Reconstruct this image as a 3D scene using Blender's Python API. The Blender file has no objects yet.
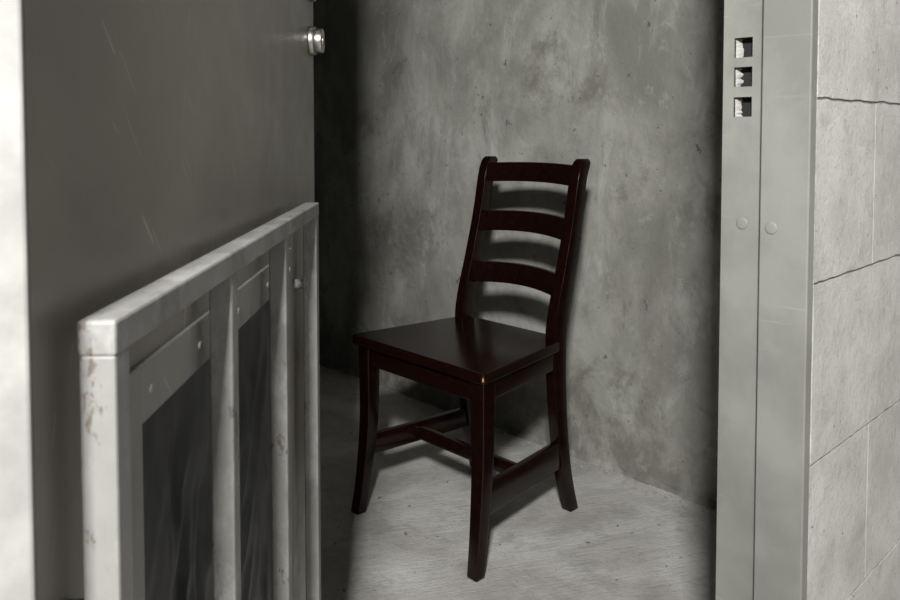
import bpy, bmesh, math, random
from mathutils import Vector, noise
random.seed(4)
S=bpy.context.scene
try:
    S.view_settings.view_transform='Standard'; S.view_settings.look='None'
except Exception: pass
FZ=-.026   # floor level while building; everything is lifted so the floor sits at z=0 at the end

# ------------------------------------------------------------ materials
def mat_base(name):
    m=bpy.data.materials.new(name); m.use_nodes=True
    nt=m.node_tree; b=nt.nodes['Principled BSDF']
    tc=nt.nodes.new('ShaderNodeTexCoord')
    return m,nt,b,tc
def N(nt,t,**k):
    n=nt.nodes.new(t)
    for a,v in k.items(): setattr(n,a,v)
    return n
def noise_tex(nt,tc,scale,detail=6,rough=.6,stretch=None,dist=0,rot=None,off=None):
    n=N(nt,'ShaderNodeTexNoise'); n.inputs['Scale'].default_value=scale
    n.inputs['Detail'].default_value=detail; n.inputs['Roughness'].default_value=rough
    n.inputs['Distortion'].default_value=dist
    src=tc.outputs['Object']
    if rot:
        mr=N(nt,'ShaderNodeMapping'); mr.inputs['Rotation'].default_value=rot
        nt.links.new(src,mr.inputs['Vector']); src=mr.outputs[0]
    mp=N(nt,'ShaderNodeMapping')
    if stretch: mp.inputs['Scale'].default_value=stretch
    if off: mp.inputs['Location'].default_value=off
    nt.links.new(src,mp.inputs['Vector']); nt.links.new(mp.outputs[0],n.inputs['Vector'])
    return n
def ramp(nt,src,stops):
    r=N(nt,'ShaderNodeValToRGB'); e=r.color_ramp.elements
    while len(e)<len(stops): e.new(.5)
    for i,(p,c) in enumerate(stops):
        e[i].position=p; e[i].color=(c[0],c[1],c[2],1) if not isinstance(c,(int,float)) else (c,c,c,1)
    nt.links.new(src,r.inputs[0]); return r
def mix(nt,fac,a,b,mode='MIX'):
    m=N(nt,'ShaderNodeMix'); m.data_type='RGBA'; m.blend_type=mode
    for s,v in ((0,fac),(6,a),(7,b)):
        if hasattr(v,'is_linked'): nt.links.new(v,m.inputs[s])
        else: m.inputs[s].default_value=v if s==0 else (v[0],v[1],v[2],1)
    return m.outputs[2]
def bump(nt,b,src,strength,dist,prev=None):
    n=N(nt,'ShaderNodeBump'); n.inputs['Strength'].default_value=strength; n.inputs['Distance'].default_value=dist
    nt.links.new(src,n.inputs['Height'])
    if prev: nt.links.new(prev.outputs[0],n.inputs['Normal'])
    nt.links.new(n.outputs[0],b.inputs['Normal']); return n

def concrete_wall():
    m,nt,b,tc=mat_base('plastered_concrete')
    big=noise_tex(nt,tc,2.0,9,.58,(1,1,.8),.4)
    c=ramp(nt,big.outputs[0],[(.36,(.205,.205,.181)),(.5,(.315,.314,.284)),(.64,(.43,.43,.397))]).outputs[0]
    md=noise_tex(nt,tc,7.5,9,.70,(1,1,.85),.3,off=(3,1,2))
    c=mix(nt,ramp(nt,md.outputs[0],[(.38,.5),(.53,0.)]).outputs[0],c,(.20,.198,.175))
    st=noise_tex(nt,tc,7,7,.7,(1,1,.35),.5)
    c=mix(nt,ramp(nt,st.outputs[0],[(.54,0.),(.68,.42)]).outputs[0],c,(.54,.55,.52))
    ds=noise_tex(nt,tc,5,7,.7,(1,1,.3),.4,off=(8,3,2))
    c=mix(nt,ramp(nt,ds.outputs[0],[(.33,.45),(.45,0.)]).outputs[0],c,(.15,.147,.13))
    dk=noise_tex(nt,tc,4,8,.72,None,.4,off=(5,5,5))
    c=mix(nt,ramp(nt,dk.outputs[0],[(.35,.6),(.45,0.)]).outputs[0],c,(.14,.135,.115))
    sp=noise_tex(nt,tc,30,3,.55)
    c=mix(nt,ramp(nt,sp.outputs[0],[(.70,0.),(.72,.75)]).outputs[0],c,(.09,.085,.075))
    sp2=noise_tex(nt,tc,75,2,.5,off=(2,7,1))
    c=mix(nt,ramp(nt,sp2.outputs[0],[(.72,0.),(.75,.6)]).outputs[0],c,(.07,.065,.06))
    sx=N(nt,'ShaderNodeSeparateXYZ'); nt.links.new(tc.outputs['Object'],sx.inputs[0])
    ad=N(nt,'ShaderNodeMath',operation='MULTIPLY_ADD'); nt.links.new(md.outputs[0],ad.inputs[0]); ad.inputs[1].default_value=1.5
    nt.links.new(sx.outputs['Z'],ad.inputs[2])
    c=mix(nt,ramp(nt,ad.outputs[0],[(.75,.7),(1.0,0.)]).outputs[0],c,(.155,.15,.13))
    pale=noise_tex(nt,tc,14,8,.75,off=(1,4,9))
    c=mix(nt,ramp(nt,pale.outputs[0],[(.57,0.),(.65,.25)]).outputs[0],c,(.50,.50,.47))
    nt.links.new(c,b.inputs['Base Color']); b.inputs['Roughness'].default_value=.8
    p=bump(nt,b,md.outputs[0],.45,.012)
    p=bump(nt,b,noise_tex(nt,tc,70,6,.7).outputs[0],.45,.004,p)
    bump(nt,b,sp.outputs[0],.2,.004,p)
    return m
def concrete_floor():
    m,nt,b,tc=mat_base('rough_concrete_floor')
    big=noise_tex(nt,tc,3.5,9,.62,None,.5)
    c=ramp(nt,big.outputs[0],[(.36,(.38,.37,.35)),(.5,(.50,.49,.468)),(.64,(.60,.595,.57))]).outputs[0]
    dk=noise_tex(nt,tc,9,9,.72)
    c=mix(nt,ramp(nt,dk.outputs[0],[(.36,.5),(.48,0.)]).outputs[0],c,(.29,.282,.26))
    sp=noise_tex(nt,tc,150,4,.6)
    c=mix(nt,ramp(nt,sp.outputs[0],[(.57,0.),(.68,.35)]).outputs[0],c,(.22,.21,.19))
    sp3=noise_tex(nt,tc,34,3,.6,off=(4,4,4))
    c=mix(nt,ramp(nt,sp3.outputs[0],[(.68,0.),(.71,.75)]).outputs[0],c,(.12,.10,.08))
    w=noise_tex(nt,tc,13,6,.7,(1,8,1),.4,rot=(0,0,.5))
    c=mix(nt,ramp(nt,w.outputs[0],[(.36,.30),(.47,0.)]).outputs[0],c,(.28,.272,.25))
    nt.links.new(c,b.inputs['Base Color']); b.inputs['Roughness'].default_value=.88
    p=bump(nt,b,w.outputs[0],.4,.006)
    p=bump(nt,b,dk.outputs[0],.5,.010,p)
    bump(nt,b,sp.outputs[0],.5,.002,p)
    return m
def block_mat(name,lo,hi):
    m,nt,b,tc=mat_base(name)
    big=noise_tex(nt,tc,9,9,.7)
    c=ramp(nt,big.outputs[0],[(.38,lo),(.62,hi)]).outputs[0]
    st=noise_tex(nt,tc,22,8,.75,off=(2,2,2))
    c=mix(nt,ramp(nt,st.outputs[0],[(.36,.4),(.47,0.)]).outputs[0],c,[v*.7 for v in lo])
    sp=noise_tex(nt,tc,220,3,.6)
    c=mix(nt,ramp(nt,sp.outputs[0],[(.60,0.),(.68,.4)]).outputs[0],c,[v*.5 for v in lo])
    pit=noise_tex(nt,tc,60,2,.5,off=(6,1,1))
    c=mix(nt,ramp(nt,pit.outputs[0],[(.74,0.),(.76,.8)]).outputs[0],c,[v*.3 for v in lo])
    nt.links.new(c,b.inputs['Base Color']); b.inputs['Roughness'].default_value=.9
    p=bump(nt,b,sp.outputs[0],.45,.0015)
    bump(nt,b,noise_tex(nt,tc,60,7,.75).outputs[0],.55,.004,p)
    return m
def painted_metal(name,col,rough=.4,chips=.66,chipcol=(.16,.13,.10),spec=.5,worn=None,scratch=0,wlo=.5,whi=.62):
    m,nt,b,tc=mat_base(name)
    big=noise_tex(nt,tc,6,6,.6)
    c=ramp(nt,big.outputs[0],[(.38,[v*.86 for v in col]),(.62,[v*1.1 for v in col])]).outputs[0]
    if worn:
        w=noise_tex(nt,tc,26,9,.78,(1,1,.5))
        c=mix(nt,ramp(nt,w.outputs[0],[(wlo,0.),(whi,.75)]).outputs[0],c,worn)
        w2=noise_tex(nt,tc,18,9,.8,(1,1,.4),off=(3,3,3))
        c=mix(nt,ramp(nt,w2.outputs[0],[(.38,.6),(.46,0.)]).outputs[0],c,[v*.55 for v in col])
    if scratch:
        for rot,off in (((0,.75,0),(1,2,3)),((0,-.25,0),(7,1,2))):
            s=noise_tex(nt,tc,5,3,.5,(40,1,1.6),.2,rot=rot,off=off)
            gate=noise_tex(nt,tc,4,2,.5,off=off)
            a=ramp(nt,s.outputs[0],[(.68,0.),(.695,1.)]).outputs[0]
            g=ramp(nt,gate.outputs[0],[(.46,0.),(.56,scratch)]).outputs[0]
            mm=N(nt,'ShaderNodeMath',operation='MULTIPLY'); nt.links.new(a,mm.inputs[0]); nt.links.new(g,mm.inputs[1])
            c=mix(nt,mm.outputs[0],c,[min(1,v*1.9) for v in col])
    ch=noise_tex(nt,tc,42,7,.75,(1,1,.45))
    c=mix(nt,ramp(nt,ch.outputs[0],[(chips,0.),(chips+.03,.85)]).outputs[0],c,chipcol)
    nt.links.new(c,b.inputs['Base Color'])
    r=noise_tex(nt,tc,12,5,.6)
    rr=ramp(nt,r.outputs[0],[(.38,rough*.8),(.62,min(1,rough*1.3))]); nt.links.new(rr.outputs[0],b.inputs['Roughness'])
    b.inputs['Specular IOR Level'].default_value=spec
    p=bump(nt,b,noise_tex(nt,tc,5,3,.5).outputs[0],.15,.01)
    p=bump(nt,b,ch.outputs[0],.2,.002,p)
    bump(nt,b,noise_tex(nt,tc,260,2,.5).outputs[0],.12,.001,p)
    return m
def simple(name,col,rough=.5,metal=0):
    m,nt,b,tc=mat_base(name)
    n=noise_tex(nt,tc,30,5,.6)
    c=ramp(nt,n.outputs[0],[(.35,[v*.85 for v in col]),(.65,[v*1.12 for v in col])])
    nt.links.new(c.outputs[0],b.inputs['Base Color'])
    b.inputs['Roughness'].default_value=rough; b.inputs['Metallic'].default_value=metal
    return m
def wood():
    m,nt,b,tc=mat_base('espresso_lacquered_wood')
    g=noise_tex(nt,tc,14,6,.6,(.4,6,6),.4)
    c=ramp(nt,g.outputs[0],[(.35,(.0045,.0014,.0009)),(.7,(.0115,.0032,.0018))]).outputs[0]
    nt.links.new(c,b.inputs['Base Color'])
    n=noise_tex(nt,tc,9,3,.5)
    nt.links.new(ramp(nt,n.outputs[0],[(.3,.17),(.7,.24)]).outputs[0],b.inputs['Roughness'])
    b.inputs['Specular IOR Level'].default_value=.30
    bump(nt,b,g.outputs[0],.02,.001)
    return m

M_wall=concrete_wall(); M_floor=concrete_floor()
M_block=block_mat('painted_block',(.38,.375,.35),(.49,.485,.46))
M_mortar=block_mat('mortar',(.17,.16,.145),(.24,.23,.21))
M_caulk=block_mat('white_plaster_edge',(.55,.54,.52),(.74,.73,.71))
M_jamb=painted_metal('grey_jamb_paint',(.19,.192,.177),.5,.70,scratch=.15,spec=.4)
M_white=simple('white_jamb_paint',(.32,.316,.305),.7)
M_door=painted_metal('door_grey_paint',(.215,.20,.178),.36,.70,(.36,.35,.33),scratch=.9)
M_rail=painted_metal('weathered_rail_paint',(.215,.213,.204),.5,.60,(.10,.08,.065),.4,(.31,.306,.298))
M_plate=painted_metal('vent_frame_paint',(.22,.215,.20),.45,.64,(.11,.10,.09),scratch=.6)
M_sheet=simple('dark_plastic_sheet',(.034,.035,.037),.42)
M_dark=simple('hole_dark',(.010,.010,.010),.95)
M_nickel=simple('satin_nickel',(.50,.48,.45),.35,1.0)
M_wood=wood()
M_chip=simple('bare_wood_chip',(.42,.20,.075),.7)
M_debris=simple('concrete_crumbs',(.36,.35,.33),.9)

# ------------------------------------------------------------ mesh helpers
def obj_from_bm(bm,name,mats,parent=None,bevel=0,seg=2,smooth=False):
    bmesh.ops.recalc_face_normals(bm,faces=bm.faces)
    me=bpy.data.meshes.new(name); bm.to_mesh(me); bm.free()
    o=bpy.data.objects.new(name,me); S.collection.objects.link(o)
    for mm in (mats if isinstance(mats,list) else [mats]): me.materials.append(mm)
    if parent: o.parent=parent
    if bevel:
        md=o.modifiers.new('bevel','BEVEL'); md.width=bevel; md.segments=seg; md.limit_method='ANGLE'; md.angle_limit=math.radians(40)
    if smooth:
        for p in me.polygons: p.use_smooth=True
    return o
def add_box(bm,x0,x1,y0,y1,z0,z1,mi=0):
    v=[bm.verts.new((x,y,z)) for x in (x0,x1) for y in (y0,y1) for z in (z0,z1)]
    for f in ((0,1,3,2),(4,6,7,5),(0,4,5,1),(2,3,7,6),(0,2,6,4),(1,5,7,3)):
        fc=bm.faces.new([v[i] for i in f]); fc.material_index=mi
def box(name,x0,x1,y0,y1,z0,z1,mat,parent=None,bevel=0):
    bm=bmesh.new(); add_box(bm,x0,x1,y0,y1,z0,z1)
    return obj_from_bm(bm,name,mat,parent,bevel)
def empty(name,loc=(0,0,0),rz=0):
    e=bpy.data.objects.new(name,None); S.collection.objects.link(e); e.location=loc; e.rotation_euler=(0,0,rz); e.empty_display_size=.1
    return e
def loft(name,rings,mat,parent,bevel=.003,seg=3):
    bm=bmesh.new(); R=[[bm.verts.new(p) for p in r] for r in rings]; n=len(rings[0])
    for a,b2 in zip(R,R[1:]):
        for i in range(n): bm.faces.new((a[i],a[(i+1)%n],b2[(i+1)%n],b2[i]))
    bm.faces.new(R[0][::-1]); bm.faces.new(R[-1])
    o=obj_from_bm(bm,name,mat,parent,bevel,seg,True)
    return o
def catmull(pts,k=6):
    out=[]; P=[pts[0]]+list(pts)+[pts[-1]]
    for i in range(1,len(P)-2):
        p0,p1,p2,p3=[Vector(q) for q in P[i-1:i+3]]
        for j in range(k):
            t=j/k
            out.append(.5*((2*p1)+(-p0+p2)*t+(2*p0-5*p1+4*p2-p3)*t*t+(-p0+3*p1-3*p2+p3)*t**3))
    out.append(Vector(pts[-1])); return out
def cyl(name,axis_from,axis_to,r0,r1,mat,parent,seg=40,bevel=.001):
    a=Vector(axis_from); b2=Vector(axis_to); d=(b2-a).normalized()
    u=d.orthogonal().normalized(); w=d.cross(u)
    rings=[[p+u*r*math.cos(t)+w*r*math.sin(t) for t in [2*math.pi*i/seg for i in range(seg)]] for p,r in ((a,r0),(b2,r1))]
    return loft(name,rings,mat,parent,bevel,2)
jit=lambda a:(random.random()-.5)*a

# ------------------------------------------------------------ room shell
XR=1.89; YB=2.85; XL=-.55; H=2.5
YI=.05; YO=-.070
def rough_plane(name,origin,du,dv,nu,nv,mat,amp,thick):
    o=Vector(origin); du=Vector(du); dv=Vector(dv); nrm=du.cross(dv).normalized()
    bm=bmesh.new(); g=[]
    for i in range(nu+1):
        row=[]
        for j in range(nv+1):
            p=o+du*(i/nu)+dv*(j/nv)
            h=noise.noise(p*2.3)*.6+noise.noise(p*9)*.3+noise.noise(p*25)*.12
            e=1 if 0<i<nu and 0<j<nv else 0
            row.append(bm.verts.new(p+nrm*amp*h*e))
        g.append(row)
    for i in range(nu):
        for j in range(nv): bm.faces.new((g[i][j],g[i+1][j],g[i+1][j+1],g[i][j+1]))
    c=[o-nrm*thick,o+du-nrm*thick,o+du+dv-nrm*thick,o+dv-nrm*thick]; c=[bm.verts.new(q) for q in c]
    bm.faces.new((c[3],c[2],c[1],c[0]))
    bm.faces.new([g[i][0] for i in range(nu,-1,-1)]+[c[0],c[1]])
    bm.faces.new([g[i][nv] for i in range(nu+1)]+[c[2],c[3]])
    bm.faces.new([g[0][j] for j in range(nv+1)]+[c[3],c[0]])
    bm.faces.new([g[nu][j] for j in range(nv,-1,-1)]+[c[1],c[2]])
    ob=obj_from_bm(bm,name,mat)
    for p in ob.data.polygons[:nu*nv]: p.use_smooth=True
    return ob
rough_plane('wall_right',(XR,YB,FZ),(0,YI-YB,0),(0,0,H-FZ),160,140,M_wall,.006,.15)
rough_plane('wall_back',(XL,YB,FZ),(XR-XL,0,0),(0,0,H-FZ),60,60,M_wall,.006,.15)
box('wall_left',XL-.15,XL,YI,YB,FZ,H,M_wall)
box('ceiling',XL-.15,XR+.15,YI,YB+.15,H,H+.12,M_wall)
rough_plane('floor',(-4,-4,FZ),(8,0,0),(0,YB+4.1,0),240,210,M_floor,.0035,.1)
bm=bmesh.new(); n=300; pr=None
for i in range(n+1):
    y=.07+(YB-.09)*i/n
    a=.014+.014*noise.noise(Vector((y*9,0,0)))+.009*noise.noise(Vector((y*40,2,0)))
    c=.012+.014*noise.noise(Vector((y*11,7,0)))+.009*noise.noise(Vector((y*45,5,0)))
    a=max(a,.003); c=max(c,.003)
    ring=[bm.verts.new(p) for p in ((XR+.008,y,FZ-.004),(XR-a-.006,y,FZ-.003),(XR-a*.5,y,FZ+c*.35),(XR-.001,y,FZ+c+.004),(XR+.008,y,FZ+c+.004))]
    if pr:
        for q in range(5): bm.faces.new((pr[q],pr[(q+1)%5],ring[(q+1)%5],ring[q]))
    pr=ring
obj_from_bm(bm,'trim_1',M_wall,None,0,2,True)

# front (block) wall
OX0,OX1,OZ=-.06,.905,2.12
pitch=.245
zc=.576
while zc>FZ: zc-=pitch
bm=bmesh.new()
add_box(bm,OX1+.012,3.2,YO+.0020,YI,FZ,2.7,1)
add_box(bm,-2.6,OX0-.02,YO+.0020,YI,FZ,2.7,1)
add_box(bm,OX0-.02,OX1+.012,YO+.0020,YI,OZ,2.7,1)
def blk(aa,bb,za,zb):
    nx=max(2,int((bb-aa)/.012)); nz=14; g=[]; yf=YO+jit(.0006)
    for i in range(nx+1):
        row=[]
        for j in range(nz+1):
            x=aa+(bb-aa)*i/nx; z=za+(zb-za)*j/nz
            if j in (0,nz): z+=.0016*noise.noise(Vector((x*30,z*9,1)))+.0014*noise.noise(Vector((x*110,z*9,4)))
            if i in (0,nx) : x+=.0008*noise.noise(Vector((x*9,z*90,4)))
            y=yf+.0005*noise.noise(Vector((x*14,z*14,3)))
            row.append(bm.verts.new((x,y,z)))
        g.append(row)
    for i in range(nx):
        for j in range(nz): bm.faces.new((g[i][j],g[i+1][j],g[i+1][j+1],g[i][j+1])).smooth=False
    e=[g[i][0] for i in range(nx+1)]+[g[nx][j] for j in range(1,nz+1)]+[g[i][nz] for i in range(nx-1,-1,-1)]+[g[0][j] for j in range(nz-1,0,-1)]
    bk=[bm.verts.new((v.co.x,YO+.02,v.co.z)) for v in e]
    for i in range(len(e)): j=(i+1)%len(e); bm.faces.new((e[i],bk[i],bk[j],e[j]))
z=zc; k=0; base=round((.576-zc)/pitch)
while z<2.7:
    za=max(z+.0019,FZ); zb=min(z+pitch-.0019,2.7)
    ph=(k-base)%2
    off=1.146 if ph==1 else 1.146-.225
    x=off-.45*9
    while x<3.2:
        a=x+.0016; b2=x+.45-.0016
        for (lo,hi) in ((-2.6,OX0-.02),(OX1+.012,3.2)):
            aa,bb=max(a,lo),min(b2,hi)
            if bb-aa>.01: blk(aa,bb,za,zb)
        if zb>OZ+.03:
            aa,bb=max(a,OX0-.02),min(b2,OX1+.012)
            if bb-aa>.01: blk(aa,bb,max(za,OZ),zb)
        x+=.45
    z+=pitch; k+=1
obj_from_bm(bm,'wall_front',[M_block,M_mortar])

# ------------------------------------------------------------ door frame
DF=empty('door_frame')
bm=bmesh.new(); add_box(bm,.885,.905,-.076,-.012,FZ,2.1); obj_from_bm(bm,'jamb_stop_1',M_jamb,DF,.002,3)
bm=bmesh.new()
ys=[-.0118,.008,.034,.046]; hs=[1.056,1.097,1.137]; zs=[FZ]
for h in hs: zs+= [h-.0135,h+.0135]
zs.append(2.1)
xf=.9
for i in range(3):
    for j in range(len(zs)-1):
        hole=(i==1 and j%2==1)
        y0,y1,za,zb=ys[i],ys[i+1],zs[j],zs[j+1]
        if not hole:
            bm.faces.new([bm.verts.new(p) for p in ((xf,y0,za),(xf,y0,zb),(xf,y1,zb),(xf,y1,za))])
        else:
            d=.0135
            for qi,q in enumerate((((y0,za),(y1,za)),((y1,za),(y1,zb)),((y1,zb),(y0,zb)),((y0,zb),(y0,za)))):
                for (xa,xb,mi) in ((xf,xf+.0018,0),(xf+.0018,xf+d,1)):
                    f=bm.faces.new([bm.verts.new(p) for p in ((xa,q[0][0],q[0][1]),(xa,q[1][0],q[1][1]),(xb,q[1][0],q[1][1]),(xb,q[0][0],q[0][1]))]); f.material_index=mi
            f=bm.faces.new([bm.verts.new(p) for p in ((xf+d,y0,za),(xf+d,y0,zb),(xf+d,y1,zb),(xf+d,y1,za))]); f.material_index=1
            # ragged plaster filling the far side of the cavity
            m_=9
            prev=None
            for q in range(m_+1):
                zz=za+.0006+(zb-za-.0012)*q/m_
                w_=.006+.004*noise.noise(Vector((h*50+q*.9,j*3.1,1)))+jit(.0025)
                dd=.004+jit(.003)
                row=[bm.verts.new(p) for p in ((xf+.0035+dd*.3,y1-.0002,zz),(xf+.006+dd*.5,y1-w_*.55,zz),(xf+d-.0004,y1-w_,zz))]
                if prev:
                    for s_ in range(2):
                        f=bm.faces.new((prev[s_],prev[s_+1],row[s_+1],row[s_])); f.material_index=2
                prev=row
bmesh.ops.remove_doubles(bm,verts=bm.verts,dist=1e-5)
me=bpy.data.meshes.new('strike_face'); bm.to_mesh(me); bm.free()
o=bpy.data.objects.new('strike_face',me); S.collection.objects.link(o); o.parent=DF
for mm in (M_jamb,M_dark,M_debris): me.materials.append(mm)
box('jamb_back_1',.9145,.9168,-.0118,.046,FZ,2.1,M_jamb,DF)
box('jamb_edge_1',.9,.9168,.0461,.0495,FZ,2.1,M_jamb,DF)
cyl('bumper_1',(.9,.019,.896),(.8985,.019,.896),.0085,.0075,M_jamb,DF,32,.0006)
cyl('bumper_2',(.885,-.028,.895),(.8835,-.028,.895),.0085,.0075,M_jamb,DF,32,.0006)
bm=bmesh.new(); n=400; pr=None
for i in range(n+1):
    zz=FZ+(2.1-FZ)*i/n; e=.005*noise.noise(Vector((0,0,zz*35)))+.004*noise.noise(Vector((3,0,zz*110)))
    ring=[bm.verts.new(p) for p in ((.9052,-.0665,zz),(.9052,-.0745,zz),(.911+e,-.0735,zz),(.9155+e,-.0665,zz))]
    if pr:
        for a in range(4): bm.faces.new((pr[a],pr[(a+1)%4],ring[(a+1)%4],ring[a]))
    pr=ring
obj_from_bm(bm,'caulk_edge',M_caulk,DF)
bm=bmesh.new(); add_box(bm,-.078,-.022,-.076,-.037,FZ,2.1); obj_from_bm(bm,'jamb_stop_2',M_white,DF,.003,3)
bm=bmesh.new(); add_box(bm,-.078,-.052,-.0368,.0495,FZ,2.1); obj_from_bm(bm,'jamb_rebate_2',M_jamb,DF,.002,2)
bm=bmesh.new(); add_box(bm,-.078,.9165,-.076,.0495,2.1005,2.119); obj_from_bm(bm,'head',M_jamb,DF,.002,2)

# ------------------------------------------------------------ door (local frame: x along leaf, -y faces outside)
ANG=math.radians(46.9)
D=empty('door_1',(-.010,-.032,0),ANG)
T=.045; W=.93; DH=2.06
s0,s1,v0,v1=.138,.66,.12,.816
bm=bmesh.new()
xs=[0,s0,s1,W]; zs=[FZ+.012,v0,v1,DH]
def quad(pts): bm.faces.new([bm.verts.new(p) for p in pts])
for yy in (0,T):
    for i in range(3):
        for j in range(3):
            if i==1 and j==1: continue
            quad(((xs[i],yy,zs[j]),(xs[i+1],yy,zs[j]),(xs[i+1],yy,zs[j+1]),(xs[i],yy,zs[j+1])))
for (xa,xb,za,zb) in ((0,W,zs[0],DH),(s0,s1,v0,v1)):
    quad(((xa,0,za),(xa,T,za),(xa,T,zb),(xa,0,zb))); quad(((xb,0,za),(xb,T,za),(xb,T,zb),(xb,0,zb)))
    quad(((xa,0,za),(xb,0,za),(xb,T,za),(xa,T,za))); quad(((xa,0,zb),(xb,0,zb),(xb,T,zb),(xa,T,zb)))
bmesh.ops.remove_doubles(bm,verts=bm.verts,dist=1e-5)
obj_from_bm(bm,'leaf',M_door,D)
def plate(name,a,b2,c,d): box(name,a,b2,-.004,-.0002,c,d,M_plate,D,.001)
plate('vent_frame_1',.100,.138,.085,.858); plate('vent_frame_2',.66,.70,.085,.858)
plate('vent_frame_3',.1381,.6599,.816,.858); plate('vent_frame_4',.1381,.6599,.085,.125)
for i,(a,c) in enumerate([(.155,.836),(.27,.836),(.40,.836),(.54,.836),(.68,.83),(.12,.6),(.12,.4),(.68,.5)]):
    cyl('screw_%d'%(i+1),(a,-.0038,c),(a,-.0056,c),.004,.003,M_plate,D,20,.0004)
bm=bmesh.new(); nu,nv=110,130; g=[]
for i in range(nu+1):
    row=[]
    for j in range(nv+1):
        a=s0+(s1-s0)*i/nu; c=v0+(v1-v0)*j/nv
        f=noise.noise(Vector((a*9+c*4,c*2.2,1.3))); f2=1-abs(noise.noise(Vector((a*20-c*8,c*7,5))))*2; f3=noise.noise(Vector((a*45,c*30,2)))
        e=min(1,6*min(i/nu,1-i/nu,j/nv,1-j/nv))
        row.append(bm.verts.new((a,.016-(.011*f+.007*f2+.002*f3)*e,c)))
    g.append(row)
for i in range(nu):
    for j in range(nv): bm.faces.new((g[i][j],g[i+1][j],g[i+1][j+1],g[i][j+1]))
obj_from_bm(bm,'plastic_sheet',M_sheet,D,0,2,True)
cyl('lock_collar',(.893,0,1.172),(.893,-.010,1.172),.025,.023,M_nickel,D,48,.002)
cyl('lock_barrel',(.893,-.0098,1.172),(.893,-.022,1.172),.021,.020,M_nickel,D,48,.0015)
cyl('lock_plug',(.893,-.0218,1.172),(.893,-.0235,1.172),.009,.0085,M_nickel,D,32,.0005)
box('lock_keyway',.892,.894,-.0242,-.0233,1.166,1.178,M_dark,D)
cyl('handle_rose',(.893,0,1.262),(.893,-.010,1.262),.027,.025,M_nickel,D,48,.002)
cyl('handle_neck',(.893,-.0098,1.262),(.893,-.045,1.262),.010,.010,M_nickel,D,32,.001)
cyl('handle_lever',(.897,-.044,1.262),(.79,-.044,1.262),.009,.008,M_nickel,D,32,.002)
for i,zz in enumerate((.25,1.0,1.8)): cyl('hinge_%d'%(i+1),(-.004,T+.001,zz-.05),(-.004,T+.001,zz+.05),.006,.006,M_nickel,D,20,.001)

# ------------------------------------------------------------ guard railing mounted on the door
G=empty('guard_railing',(-.010,-.032,0),ANG)
ya,yb=-.0355,-.0155
def tube(name,a,b2,c,d,yy0=ya,yy1=yb): return box(name,a,b2,yy0,yy1,c,d,M_rail,G,.0020)
for i,a in enumerate((.018,.258,.495,.722)): tube('post_%d'%(i+1),a,a+.021,.18,.8995)
tube('top_rail',.0175,.7435,.8985,.9185,ya-.0005,yb+.0005)
tube('bottom_rail',.0175,.7435,.158,.182,ya-.0005,yb+.0005)
for i,(a,c) in enumerate([(.028,.30),(.732,.30),(.028,.75),(.732,.80)]):
    cyl('standoff_%d'%(i+1),(a,yb-.001,c),(a,-.0002,c),.007,.007,M_rail,G,20,.0005)

# ------------------------------------------------------------ dining chair
C=empty('dining_chair')
def post(name,pts):
    P=catmull([p[:3] for p in pts],7); Wd=catmull([(p[3],p[4],0) for p in pts],7)
    rings=[[(p.x-w.x/2,p.y-w.y/2,p.z),(p.x+w.x/2,p.y-w.y/2,p.z),(p.x+w.x/2,p.y+w.y/2,p.z),(p.x-w.x/2,p.y+w.y/2,p.z)] for p,w in zip(P,Wd)]
    return loft(name,rings,M_wood,C,.005,3)
Fz=FZ+.0035
post('front_leg_1',[(1.154,.774,Fz,.031,.034),(1.171,.780,.08,.033,.036),(1.188,.785,.24,.039,.042),(1.188,.785,.436,.044,.048)])
post('front_leg_2',[(1.150,1.220,Fz,.031,.034),(1.170,1.220,.08,.033,.036),(1.188,1.219,.24,.039,.041),(1.188,1.219,.436,.044,.046)])
for i,yy in enumerate((.832,1.181)):
    s=-1 if i==0 else 1
    P=[(1.588,yy+s*.003,Fz,.034,.031),(1.556,yy,.10,.038,.031),(1.532,yy,.27,.044,.032),(1.524,yy,.45,.050,.033),
       (1.534,yy,.54,.048,.033),(1.566,yy,.66,.043,.032),(1.596,yy,.78,.040,.032),(1.618,yy,.89,.040,.032),(1.630,yy,.925,.042,.032),(1.636,yy,.940,.038,.030),(1.638,yy,.949,.024,.022)]
    post('back_post_%d'%(i+1),P)
bm=bmesh.new()
out=[]
def rc(cx,cy,r,a0,a1,n=6): return [(cx+r*math.cos(math.radians(a0+(a1-a0)*i/n)),cy+r*math.sin(math.radians(a0+(a1-a0)*i/n))) for i in range(n+1)]
r=.014
out+=rc(1.156+r,.753+r,r,265,180)
out+=rc(1.156+r,1.259-r,r,180,95)
out+=[(1.508,1.208),(1.508,1.158),(1.552,1.158),(1.552,.852),(1.508,.852),(1.508,.806)]
bot=[bm.verts.new((x,y,.437)) for x,y in out]; top=[bm.verts.new((x,y,.464)) for x,y in out]
bm.faces.new(bot[::-1]); bm.faces.new(top)
for i in range(len(out)): j=(i+1)%len(out); bm.faces.new((bot[i],bot[j],top[j],top[i]))
obj_from_bm(bm,'seat',M_wood,C,.005,4)
def board(name,p,q,zlo,zhi,th,bow=0,arch=0,bev=.003,n=14):
    p=Vector((p[0],p[1],0)); q=Vector((q[0],q[1],0)); d=(q-p).normalized(); nn=Vector((-d.y,d.x,0))
    rings=[]
    for i in range(n+1):
        t=i/n; c=p.lerp(q,t)+nn*bow*4*t*(1-t); a=arch*4*t*(1-t)
        rings.append([(c.x-nn.x*th/2,c.y-nn.y*th/2,zlo+a),(c.x+nn.x*th/2,c.y+nn.y*th/2,zlo+a),
                      (c.x+nn.x*th/2,c.y+nn.y*th/2,zhi),(c.x-nn.x*th/2,c.y-nn.y*th/2,zhi)])
    return loft(name,rings,M_wood,C,bev,2)
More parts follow.
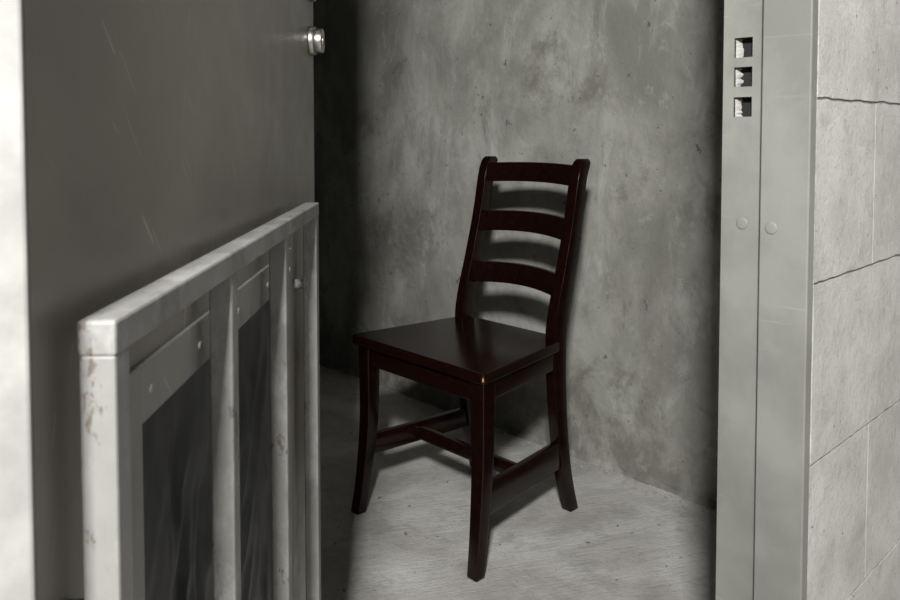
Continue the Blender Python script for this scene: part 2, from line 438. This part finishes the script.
board('apron_front',(1.182,.806),(1.182,1.202),.385,.4365,.02)
board('apron_side_1',(1.200,.786),(1.512,.830),.385,.4365,.02)
board('apron_side_2',(1.200,1.222),(1.512,1.182),.385,.4365,.02)
board('apron_back',(1.527,.842),(1.527,1.168),.385,.4365,.02)
board('stretcher_side_1',(1.192,.786),(1.537,.830),.108,.182,.020)
board('stretcher_side_2',(1.192,1.216),(1.537,1.180),.130,.186,.020)
board('stretcher_cross',(1.345,.812),(1.345,1.194),.142,.178,.020)
def slat(name,zlo,zhi,xlo,xhi,arch):
    n=18; y0,y1=.840,1.172; rings=[]
    for i in range(n+1):
        t=i/n; y=y0+(y1-y0)*t; bw=.034*4*t*(1-t); a=arch*4*t*(1-t); th=.009
        rings.append([(xlo+bw-th,y,zlo+a),(xlo+bw+th,y,zlo+a),(xhi+bw+th,y,zhi+a*.8),(xhi+bw-th,y,zhi+a*.8)])
    loft(name,rings,M_wood,C,.003,2)
slat('slat_1',.872,.930,1.612,1.626,.005)
slat('slat_2',.724,.784,1.575,1.590,.008)
slat('slat_3',.572,.632,1.540,1.554,.009)
bm=bmesh.new(); bmesh.ops.create_icosphere(bm,subdivisions=2,radius=1)
for v in bm.verts:
    v.co=Vector((1.1605+v.co.x*.0025,.7575+v.co.y*.0028,.4485+v.co.z*.006))+Vector((jit(.001),jit(.001),jit(.003)))
obj_from_bm(bm,'lacquer_chip',M_chip,C)

# ------------------------------------------------------------ crumbs along the foot of the wall
bm=bmesh.new()
for _ in range(300):
    if random.random()<.65: x=XR-.018-abs(random.gauss(0,.045)); y=random.uniform(.5,1.7)
    else: x=random.uniform(1.1,1.85); y=random.uniform(.4,1.3)
    r=random.choice((.0015,.002,.003,.0045)) if x>XR-.08 else random.choice((.001,.0013,.0018))
    res=bmesh.ops.create_icosphere(bm,subdivisions=1,radius=r)
    for v in res['verts']:
        v.co=Vector((v.co.x*random.uniform(.8,1.4)+x,v.co.y*random.uniform(.8,1.4)+y,v.co.z*.7+r*.5+FZ))
obj_from_bm(bm,'concrete_debris',M_debris)

# ------------------------------------------------------------ light
def area(name,loc,target,size,power,col):
    l=bpy.data.lights.new(name,'AREA'); l.shape='SQUARE'; l.size=size; l.energy=power; l.color=col
    o=bpy.data.objects.new(name,l); S.collection.objects.link(o); o.location=loc
    o.rotation_euler=(Vector(target)-Vector(loc)).to_track_quat('-Z','Y').to_euler(); return o
area('yard_light',(-.80,-.95,2.0),(1.65,1.15,.6),.20,112,(1,.982,.95))
w=bpy.data.worlds.new('sky'); S.world=w; w.use_nodes=True
w.node_tree.nodes['Background'].inputs[0].default_value=(.88,.865,.84,1)
w.node_tree.nodes['Background'].inputs[1].default_value=.36

# ------------------------------------------------------------ camera
cam=bpy.data.cameras.new('camera'); co=bpy.data.objects.new('camera',cam); S.collection.objects.link(co)
co.location=(-.132,-.471,1.02); co.rotation_euler=(math.radians(90-2.4),0,math.radians(-44))
cam.sensor_width=36; cam.lens=31.2; cam.shift_y=-.149; cam.clip_start=.02
cam.dof.use_dof=True; cam.dof.focus_distance=1.95; cam.dof.aperture_fstop=16
S.camera=co

for o in list(S.objects):
    if o.parent is None: o.location.z-=FZ
